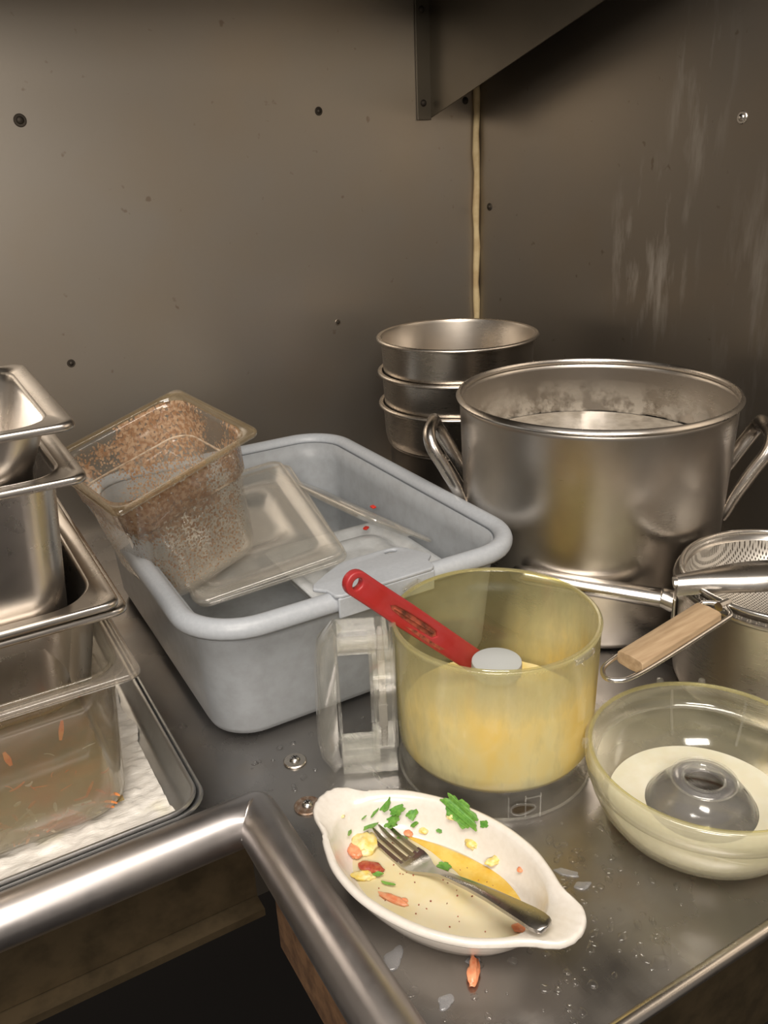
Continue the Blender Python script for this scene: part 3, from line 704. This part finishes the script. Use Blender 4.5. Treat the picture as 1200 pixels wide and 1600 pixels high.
def handle_shell():
    hw = .0175; parts = []
    # outer grip: U-section swept up with rounded top and bottom
    def usec(pc, ax, nrm, w=hw, dp=.020):
        """open rounded U of points, ax = tangent-side axis, nrm = outward"""
        out = []
        for k in range(13):
            a = pi*k/12; out.append(Vector(pc)+Vector((0, 1, 0))*(w*cos(a))+Vector(nrm)*(dp*sin(a)**.7))
        for k in range(12, -1, -1):
            a = pi*k/12; out.append(Vector(pc)+Vector((0, 1, 0))*((w-.0024)*cos(a))+Vector(nrm)*((dp-.0024)*sin(a)**.7))
        return out
    path = [((.147, 0, .016), (.6, 0, -.8)), ((.150, 0, .022), (.93, 0, -.35)), ((.151, 0, .032), (1, 0, 0)), ((.150, 0, .080), (1, 0, 0)), ((.148, 0, .125), (1, 0, .0)), ((.146, 0, .137), (.92, 0, .38)), ((.140, 0, .143), (.5, 0, .86))]
    parts.append(loops([usec(p, None, Vector(n).normalized()) for p, n in path], False, False))
    # inner face of the grip
    parts.append(box(.1465, .149, -hw, hw, .02, .135))
    # top bar: shallow channel
    parts += [box(.100, .146, -hw, hw, .1375, .140), box(.100, .146, -hw, -hw+.0024, .140, .153), box(.100, .146, hw-.0024, hw, .140, .153), box(.100, .1024, -hw, hw, .140, .153), box(.112, .146, -.006, -.004, .128, .1375), box(.112, .146, .004, .006, .128, .1375)]
    # bottom bar
    parts += [box(.096, .148, -hw, hw, .003, .0055), box(.112, .148, -hw, -hw+.0024, .0055, .024), box(.112, .148, hw-.0024, hw, .0055, .024), box(.112, .148, -.004, .004, .0055, .022), box(.112, .148, -hw, hw, .0215, .024)]
    # inner column
    parts += [box(.115, .118, -hw, hw, .0055, .1375), box(.096, .115, -hw, -hw+.0024, .0055, .1375), box(.096, .115, hw-.0024, hw, .0055, .1375), box(.0945, .097, -hw, hw, .03, .143)]
    parts += [box(.099, .115, hw-.002, hw+.0006, .108, .110), box(.099, .115, hw-.002, hw+.0006, .030, .032)]
    return merge(*parts)
processor_bowl()
o = O('yellow_batter', xf(lathe([(.0865, .047), (.0865, .0535), (.0862, .056), (.07, .0525), (.045, .0530), (.0, .0525)], 96), Matrix.Translation((FX, FYc, 0))), M['custard'], None, smooth=60)
for v in o.data.vertices:
    if v.co.z > .05: v.co.z += .0025*noise.noise(v.co*45)
tag(o, 'pale yellow batter lying in the bottom of the clear processor bowl', 'batter')
b = thing('cutting_blade', 'food processor blade hub with a flat grey cap, standing in the batter', 'blade', (FX, FYc-.003, .0305))
O('cap', lathe([(0, .0785), (.0215, .0785), (.0232, .0775), (.0236, .075), (.0236, .066), (.022, .065)], 48), M['greycap'], b, smooth=50)
O('hub', lathe([(.019, .066), (.019, .03), (.024, .024), (.024, .006)], 40), M['white'], b, smooth=50)
O('blade', merge(*[xf(extrude([[(0, -.010), (.03, -.013), (.06, -.010), (.078, .004), (.06, .008), (.03, .009), (0, .010)]], .0016), Matrix.Translation((0, 0, z)) @ Matrix.Rotation(a, 4, 'Z')) for z, a in ((.004, .4), (.012, .4+pi))]), M['polish'], b)

# red spatula
def spatula():
    U = Vector((.2900, .5938, .2145)); E = Vector((.452, .600, .054)); ax = (E-U).normalized(); Lh = (E-U).length
    cam = Vector((0, 0, .55)); mid = (U+E)/2; vv = (cam-mid); vv = (vv-ax*vv.dot(ax)).normalized(); side = vv.cross(ax).normalized()
    m = frame(ax, side, vv, U)
    t = thing('spatula', 'red plastic spatula handle with a hanging hole, leaning over the processor bowl rim', 'spatula')
    t.matrix_world = m
    w = .0125
    out = [(w*1.0*(1-cos(q))-.0, w*.98*sin(q)) for q in [-pi/2+pi*k/14 for k in range(15)]] if 0 else None
    top = []
    for k in range(13):
        q = pi/2+pi*k/12; top.append((w+w*cos(q), w*.95*sin(q)))
    out = top+[(.03, -.0118), (.08, -.0125), (.13, -.0122), (Lh, -.0115), (Lh, .0115), (.13, .0122), (.08, .0125), (.03, .0118)]
    hole = [(.0120+.0048*cos(-2*pi*k/20), .0055*sin(-2*pi*k/20)) for k in range(20)]
    s0, s1 = .058, .128
    slot = []
    for k in range(9): q = -pi/2-pi*k/8; slot.append((s0+.003+.003*cos(q), .003*sin(q)*-1 if 0 else -.003*sin(q)*-1))
    slot = [(s0, 0), (s0+.004, .0022), (s0+.02, .0036), (s1-.02, .0042), (s1-.004, .0036), (s1, 0), (s1-.004, -.0036), (s1-.02, -.0042), (s0+.02, -.0036), (s0+.004, -.0022)]
    O('handle', extrude([out, hole, slot], .009, .0018), M['red'], t, smooth=50)
    O('slot_floor', box(s0-.003, s1+.003, -.0055, .0055, -.002, .0022), M['burn'], t, smooth=None)
    O('slot_rib', tube([(s0+.006, 0, .0030), (s1-.006, .0006, .0034)], .0011, 6), M['burn'], t)
    O('scorch_mark', extrude([[(.085, -.0085), (.112, -.0100), (.140, -.0098), (.146, -.006), (.128, -.0068), (.100, -.0062)]], .0094), M['burn'], t)
def slot_ring(s): return [(x, y*1.25, .0044) for x, y in s]
spatula()

# ------------------------------------------------------------------ processor lid, upside down
def processor_lid():
    cx, cy = .517, .385
    t = thing('food_processor_lid', 'round clear yellowed food processor lid lying upside down with white liquid in it', 'lid', (cx, cy, 0))
    P = [(.050, .004), (.060, .0015), (.068, .002), (.078, .010), (.0865, .022), (.0925, .036), (.0945, .044), (.0948, .049), (.0975, .051), (.0985, .060), (.0985, .070), (.0965, .0725)]
    O('lid_body', lathe(P, 128), M['procl_out'], t, solid=-.0025, smooth=50)
    O('rim_edge', tube([(.0972*cos(2*pi*k/128), .0972*sin(2*pi*k/128), .0725) for k in range(128)], .0018, 8, closed=True), M['bowlrim'], t)
    O('inner_ring', tube([(.0915*cos(2*pi*k/128), .0915*sin(2*pi*k/128), .050) for k in range(128)], .0012, 8, closed=True), M['handle'], t)
    D = [(.052, .003), (.050, .008), (.044, .020), (.036, .030), (.0285, .0345), (.0275, .040), (.025, .0425), (.018, .0425), (.016, .040), (.0158, .036)]
    O('centre_dome', lathe(D, 96), M['procl_in'], t, solid=.002, smooth=50)
    O('dome_ring', merge(*[tube([(r*cos(2*pi*k/64), r*sin(2*pi*k/64), z) for k in range(64)], .0009, 8, closed=True) for r, z in ((.0275, .0415), (.0172, .0425))]), M['handle'], t)
    for a in (128, 60, 20, 160):
        a = radians(a); 
        O('rib', tube([(.0955*cos(a), .0955*sin(a), .066), (.092*cos(a), .092*sin(a), .045), (.083*cos(a), .083*sin(a), .024)], .0012, 8), M['handle'], t)
    for a0, a1 in ((112, 142), (44, 66)):
        O('locking_tab', merge(lathe([(.098, .066), (.1015, .066), (.1015, .072), (.098, .073)], 14, radians(a0), radians(a1)), *[xf(lathe([(0, .004), (.003, .003), (.0035, -.004)], 12), Matrix.Translation((.101*cos(radians(q)), .101*sin(radians(q)), .073))) for q in (a0, a1)]), M['handle'], t)
    o = O('white_liquid', xf(lathe([(.047, .0145), (.058, .0148), (.070, .0148), (.0785, .0145), (.070, .006), (.055, .006)], 96), Matrix.Translation((cx, cy, 0))), M['cream'], None, smooth=60)
    tag(o, 'ring of cream white liquid pooled around the dome of the upturned lid', 'liquid')
processor_lid()

# ------------------------------------------------------------------ oval gratin dish, fork, leftovers
DA = Vector((.418, -.909, 0)).normalized(); DN = Vector((.909, .418, 0)).normalized()
DC = Vector((.281, .438, 0))-.010*DN
DM = Matrix(((DA.x, DN.x, 0, DC.x), (DA.y, DN.y, 0, DC.y), (0, 0, 1, 0), (0, 0, 0, 1)))
def dish():
    t = thing('gratin_dish', 'oval cream stoneware gratin dish with two ear handles and food remains', 'dish')
    t.matrix_world = DM
    out = [(.1235, 0), (.1222, .0085), (.118, .0165), (.110, .0225), (.101, .0262), (.092, .0315), (.080, .0410), (.060, .0535), (.030, .0630), (0, .0655)]
    full = [(x, y) for x, y in out]+[(-x, y) for x, y in out[-2::-1]]; full += [(x, -y) for x, y in full[-2:0:-1]]
    full3 = smooth_path([(x, y, 0) for x, y in full], 10, True)
    pol = sorted([(atan2(p.y, p.x), hypot(p.x, p.y)) for p in full3])
    def R(a):
        a = (a+pi) % (2*pi)-pi
        for k in range(len(pol)):
            a0, r0 = pol[k-1]; a1, r1 = pol[k]
            if k == 0: a0 -= 2*pi
            if a0 <= a <= a1: return r0+(r1-r0)*(a-a0)/(a1-a0+1e-9)
        a0, r0 = pol[-1]; a1, r1 = pol[0]; return r0
    N = 144
    ang = []
    for k in range(N):
        q = 2*pi*k/N; ang.append(atan2(.0655*sin(q), .105*cos(q)))
    def ell(a_, b_, z): return [(1/sqrt((cos(q)/a_)**2+(sin(q)/b_)**2)*cos(q), 1/sqrt((cos(q)/a_)**2+(sin(q)/b_)**2)*sin(q), z) for q in ang]
    def outl(off, z):
        L = []
        for q in ang:
            r = R(q)+off; ear = max(0, (abs(r*cos(q))-.095)/.03)
            fl = .0007*sin(q*90)*ear if ear > 0 else 0
            xx = r*cos(q); L.append((xx*(.975 if xx < -.09 else 1), r*sin(q)+(.007*(abs(xx)/.12)**2 if xx < 0 else 0), z+.0015*ear+fl))
        return L
    L = [ell(.060, .032, .0015), ell(.068, .039, 0), ell(.074, .044, .001), ell(.085, .052, .014), ell(.0945, .0595, .029), outl(-.006, .0335), outl(-.0015, .035), outl(0, .0375), outl(-.001, .0405), outl(-.0035, .0415), outl(-.0065, .0405),
         ell(.0945, .0580, .0385), ell(.0925, .0560, .034), ell(.087, .051, .021), ell(.080, .0455, .0125), ell(.072, .040, .0095), ell(.05, .026, .0085)]
    # where the table outline is inside the inner ellipse keep order
    O('dish_body', loops(L, True, True), M['ceramic'], t, smooth=60)
dish()
GR = {'herb leaf': 'herb leaves in the oval dish', 'food scrap': 'scrambled egg bits in the oval dish', 'vegetable scrap': 'vegetable bits in the oval dish'}
def dthing(name, vf, mat, lab, cat, **k):
    o = O(name, vf, mat, None, **k); o.matrix_world = DM; return tag(o, lab, cat, GR.get(cat))
def blob(pts, z, dz, n=8, seed=0, wob=.002):
    P = smooth_path([(x, y, 0) for x, y in pts], n, True); c = sum(P, Vector())/len(P); L = []
    for f, h in ((1, 0), (.96, .6), (.85, .95), (.5, 1), (.05, 1)):
        L.append([(c.x+(p.x-c.x)*f+wob*noise.noise(Vector((p.x*90, p.y*90, seed)))*(f > .5), c.y+(p.y-c.y)*f, z+dz*h) for p in P])
    return loops(L, False, True)
def lump(c, sx, sy, sz, seed, rot=0, amp=.3, n=2):
    bm = bmesh.new(); bmesh.ops.create_icosphere(bm, subdivisions=n+1, radius=1)
    V = []; m = Matrix.Rotation(rot, 3, 'Z')
    for v in bm.verts:
        k = 1+amp*noise.noise(v.co*1.7+Vector((seed, seed*.7, 0)))+amp*.5*noise.noise(v.co*4+Vector((seed, 0, 0)))
        q = m @ Vector((v.co.x*k*sx, v.co.y*k*sy, v.co.z*k*sz)); V.append(q+Vector(c))
    Fc = [tuple(x.index for x in f.verts) for f in bm.faces]; bm.free(); return V, Fc
ell_pts = [(.078*cos(q), .0445*sin(q)) for q in [2*pi*k/24 for k in range(24)]]
dthing('sauce', blob([(x*1.01, y*1.0) for x, y in ell_pts], .0098, .0019, 3, 1, .001), M['butter'], 'thin pale yellow sauce covering the bottom of the oval dish', 'sauce')
dthing('sauce', blob([(-.050, .034), (-.02, .040), (.02, .041), (.05, .034), (.070, .018), (.074, .006), (.066, .010), (.050, .016), (.035, .020), (.020, .018), (.0, .024), (-.025, .030)], .0113, .0011, 4, 2, .003), M['yolk'], 'deeper golden sauce streak along the far side of the oval dish', 'sauce')

def leafshape(n_lobe, L, W, seed):
    random.seed(seed); pts = []
    n = 56
    for k in range(n):
        q = 2*pi*k/n; r = 1+.13*sin(q*n_lobe+seed)+.07*sin(q*(n_lobe*2+1))+random.uniform(-.03, .03)
        pts.append((L/2*cos(q)*r, W/2*sin(q)*r))
    return pts
def dleaf(x, y, z, L, W, rot, seed, lab, tilt=(0, 0), lobes=7):
    vf = extrude([leafshape(lobes, L, W, seed)], .0006)
    vf = ([v+Vector((0, 0, .0015*noise.noise(v*120+Vector((seed, 0, 0))))) for v in vf[0]], vf[1])
    m = Matrix.Translation((x, y, z+.0012)) @ Matrix.Rotation(tilt[0], 4, 'X') @ Matrix.Rotation(tilt[1], 4, 'Y') @ Matrix.Rotation(rot, 4, 'Z')
    dthing('cilantro_leaf', xf(vf, m), M['leaf'], lab, 'herb leaf', smooth=None)
dleaf(-.0100, .0560, .0385, .036, .019, -.3, 3, 'largest cilantro leaf, ragged, on the far wall of the oval dish', (radians(60), 0), 7)
dleaf(.0124, .0568, .0362, .008, .006, .5, 5, 'small cilantro piece just right of the largest leaf', (radians(55), 0), 4)
dleaf(-.0715, .0343, .0330, .013, .011, 1.2, 7, 'light green cilantro leaf at the top of the herb cluster in the oval dish', (radians(40), radians(-20)), 3)
dleaf(-.0625, .0385, .0300, .014, .012, .3, 8, 'dark curled cilantro leaf right of the lightest leaf in the cluster', (radians(35), 0), 6)
dleaf(-.0632, .0345, .0235, .016, .012, 2.0, 9, 'broad cilantro leaf in the middle of the herb cluster', (radians(30), radians(-10)), 7)
dleaf(-.0643, .0306, .0180, .011, .009, .8, 10, 'dark cilantro leaf at the foot of the herb cluster', (radians(10), 0), 5)
dleaf(-.0503, .0437, .0270, .011, .010, 1.6, 12, 'cilantro leaf standing alone right of the herb cluster', (radians(45), 0), 4)
dleaf(-.0770, .0264, .0280, .010, .0030, 1.3, 13, 'thin green herb sliver left of the herb cluster', (radians(20), radians(-30)), 2)
dleaf(-.0825, .0180, .0262, .005, .004, .4, 14, 'tiny green herb fleck near the left ear of the dish', (0, radians(-40)), 3)
dleaf(-.0765, .0188, .0195, .013, .008, .9, 15, 'chopped green herbs right above the fork tips', (0, radians(-20)), 5)
dleaf(-.0464, .0410, .0190, .007, .005, 1.0, 16, 'small dark green herb piece below the lone leaf', (radians(25), 0), 4)
dleaf(-.0251, .0470, .0180, .005, .004, .5, 17, 'small dull green fleck on the far side under the largest leaf', (radians(20), 0), 3)
dleaf(-.0500, .0278, .0128, .009, .005, .2, 18, 'green herb piece lying on the sauce near the tine sides', (0, 0), 4)
dleaf(-.0043, .0205, .0128, .011, .008, .3, 19, 'dark green frilly herb piece in the sauce beside the fork neck', (0, 0), 6)
dleaf(-.0437, -.0164, .0140, .008, .004, .6, 20, 'small green herb piece beside the dark red scrap', (0, 0), 4)
dleaf(-.0317, -.0192, .0128, .011, .003, .25, 21, 'olive green herb strip on the near side of the sauce', (0, 0), 2)
dleaf(-.0852, .0013, .0215, .012, .003, -.9, 22, 'pale green stem sliver at the left end inside the dish', (0, radians(-35)), 2)
eggs = [((-.0725, .004, .0145), .011, .012, .0055, 'largest clump of yellow scrambled egg at the fork tips', .3), ((.0046, .0498, .0185), .0062, .0048, .003, 'yellow egg bit on the far wall above the golden streak', 0),
        ((.0290, .0458, .0170), .0042, .0085, .003, 'long curled egg bit standing on the far wall right of the round one', -.5), ((-.0535, -.0225, .0125), .0085, .005, .003, 'flat egg bit at the near edge under the dark red scrap', .4),
        ((-.0385, .0428, .0160), .0045, .003, .0022, 'small egg crumb between the herb leaves and the sauce', 0), ((-.0176, .0540, .0330), .004, .0038, .002, 'small yellow egg smear beside the largest leaf', 0), ((-.0935, .0028, .0352), .002, .002, .0012, 'tiny brown-yellow crumb on the left ear side of the dish', 0)]
for i, (c, sx, sy, sz, lab, rot) in enumerate(eggs):
    dthing('egg_piece', lump(c, sx, sy, sz, i*3.1+1, rot, .45, 2), M['egg'], lab, 'food scrap', smooth=70)
tom = [((-.0745, -.0070, .0150), .0085, .0055, .0035, 'orange tomato chunk beside the egg clump at the left end of the dish', -.5, 'tomato'), ((-.0205, -.0285, .0125), .013, .0036, .0018, 'long salmon-coloured tomato piece at the near edge of the sauce', .1, 'tomato'),
       ((.0733, .0000, .0135), .005, .004, .0015, 'small orange tomato piece under the fork handle end', .2, 'tomato'), ((-.0489, .0350, .0140), .0042, .0036, .0016, 'small brown-orange tomato piece between the herb cluster and the sauce', 0, 'tomato'),
       ((.0535, .0412, .0245), .0026, .0028, .0012, 'tiny pink tomato bit on the right far wall of the dish', 0, 'tomato'), ((-.0530, -.0130, .0135), .0115, .0055, .0032, 'dark red chili skin scrap in the near left of the dish', .25, 'darkred'), ((-.0130, -.0245, .0122), .003, .0025, .0012, 'small reddish crumb beside the long tomato piece', .25, 'tomato')]
for i, (c, sx, sy, sz, lab, rot, mt) in enumerate(tom):
    dthing('vegetable_scrap', lump(c, sx, sy, sz, i*2.3+4, rot, .3, 2), M[mt], lab, 'vegetable scrap', smooth=60)
random.seed(21)
pp = []
for k in range(40):
    q = random.uniform(0, 2*pi); r = random.uniform(.2, .9); pp.append(lump((.074*r*cos(q), .041*r*sin(q), .0122), random.uniform(.0004, .0009), random.uniform(.0004, .0009), .0004, k, 0, .3, 0))
dthing('spice_flecks', merge(*pp), M['burn'], 'tiny dark spice flecks scattered over the sauce in the oval dish', 'spice flecks')['kind'] = 'stuff'

def fork():
    t0 = Vector((-.0745, .0225, 0)); t1 = Vector((.1035, -.0165, 0)); d = (t1-t0); Lf = d.length; d.normalize(); s = Vector((-d.y, d.x, 0))
    m = DM @ frame(d, s, Vector((0, 0, 1)), t0)
    def hz(u):
        pts = [(0, .0185), (.015, .0150), (.035, .0135), (.052, .0135), (.066, .0165), (.080, .0225), (.105, .0315), (.14, .0405), (.165, .0455), (Lf, .0475)]
        for (a, b), (c, e) in zip(pts, pts[1:]):
            if a <= u <= c: f = (u-a)/(c-a); f = f*f*(3-2*f)*.3+f*.7; return b+(e-b)*f
        return pts[-1][1]
    t = thing('fork', 'stainless steel table fork lying across the oval dish', 'fork'); t.matrix_world = m
    W = [(.040, .0122), (.046, .0128), (.052, .0120), (.058, .0095), (.064, .0062), (.070, .0040), (.078, .0030), (.090, .0031), (.110, .0042), (.130, .0056), (.150, .0072), (.165, .0083), (.173, .0086), (.178, .0078), (.181, .0060), (Lf, .002)]
    L = []
    for u, w in W:
        u = min(u, Lf); z = hz(u); th = .0011+.0006*min(1, max(0, (u-.05)/.03)); cup = .0016 if u < .058 else (-.0012 if u > .09 else 0)
        top = [(w*q, z+th-cup*(1-q*q)) for q in (-1, -.75, -.4, 0, .4, .75, 1)]
        bot = [(w*q, z-th-cup*(1-q*q)) for q in (1, .75, .4, 0, -.4, -.75, -1)]
        L.append([(u, a, b) for a, b in top+bot])
    parts = [loops(L, True, True)]
    for k in range(4):
        yc = (-1.5+k)*.0066; T = []
        for j in range(9):
            f = j/8; u = .043-f*.043; w = .0022*(1-f*.45); th = .0011*(1-f*.5); z = hz(u)-.0012*(1-(yc/.0122)**2)*(1-f)
            if j == 8: w *= .4
            yy = yc*(1-.04*f)
            T.append([(u, yy-w, z-th), (u, yy+w, z-th), (u, yy+w, z+th), (u, yy-w, z+th)])
        parts.append(loops(T, True, True))
    O('fork_body', merge(*parts), M['forkst'], t, smooth=50)
M['forkst'] = steel('table_fork_steel', (.52, .50, .47), (.2, .28), (1, 1, 1), 20, dirt=.2)
fork()

# ------------------------------------------------------------------ scraps and water on the counter
o = O('tomato_piece', xf(lump((0, 0, .003), .0045, .0125, .0035, 9, 0, .5, 2), Matrix.Translation((.2575, .362, 0)) @ Matrix.Rotation(radians(-38), 4, 'Z')), M['tomato'], None, smooth=60); tag(o, 'orange tomato scrap lying on the counter in front of the oval dish', 'vegetable scrap')
def puddle(x, y, a, b, rot, lab, mat='milkywater', seed=0, h=.0012):
    pts = [(a*cos(q)*(1+.22*sin(2*q+seed)+.12*sin(3*q+seed*2)), b*sin(q)*(1+.2*cos(3*q+seed))) for q in [2*pi*k/14 for k in range(14)]]
    v, f = blob(pts, 0, h, 4, seed, .002)
    o = O('water_puddle', xf((v, f), Matrix.Translation((x, y, .0001)) @ Matrix.Rotation(rot, 4, 'Z')), M[mat], None, smooth=80); tag(o, lab, 'puddle', 'puddles on the counter')
puddle(.2155, .4035, .010, .0065, .6, 'milky water drop between the rail and the oval dish, larger one', seed=1)
puddle(.2285, .354, .0065, .005, .5, 'small milky water drop near the rail below the oval dish', seed=2)
puddle(.2125, .372, .005, .0035, .4, 'small clear drop beside the rail under the larger milky one', seed=3, mat='water')
puddle(.264, .371, .006, .005, .1, 'wet spot touching the tomato scrap on the counter', seed=4, mat='milkywater', h=.0006)
puddle(.377, .398, .012, .0035, -.9, 'pale milky smear on the counter right of the oval dish, long one', seed=5)
puddle(.3785, .381, .0075, .004, -.4, 'pale milky blob at the lower end of the long smear', seed=6)
puddle(.358, .400, .005, .004, .3, 'small milky drop close behind the right side of the oval dish', seed=7)
puddle(.3905, .304, .015, .0035, .8, 'branching clear water trickle near the front edge of the counter', seed=8, mat='water')
puddle(.3775, .298, .009, .006, .2, 'clear water blot at the foot of the branching trickle', seed=9, mat='water')
random.seed(31)
parts = []
for k in range(150):
    if k < 95: x, y = random.gauss(.385, .04), random.gauss(.365, .045)
    elif k < 125: x, y = random.uniform(.21, .36), random.uniform(.29, .37)
    else: x, y = random.uniform(.20, .36), random.uniform(.61, .68)
    if hypot(x-.517, y-.385) < .075 or hypot(x-FX, y-FYc) < .098 or y < .285: continue
    rel = Vector((x, y, 0))-DC
    if (rel.dot(DA)/.075)**2+(rel.dot(DN)/.05)**2 < 1: continue
    r = random.uniform(.0009, .0034)
    v, f = lump((0, 0, 0), r*random.uniform(.8, 1.7), r, r*.28, k, random.uniform(0, 3), .4, 1)
    parts.append(xf((v, f), Matrix.Translation((x, y, .0001))))
o = O('water_droplets', merge(*parts), M['water'], None, smooth=80); tag(o, 'fine clear water droplets sprinkled over the steel counter', 'water droplets', None, 'stuff')
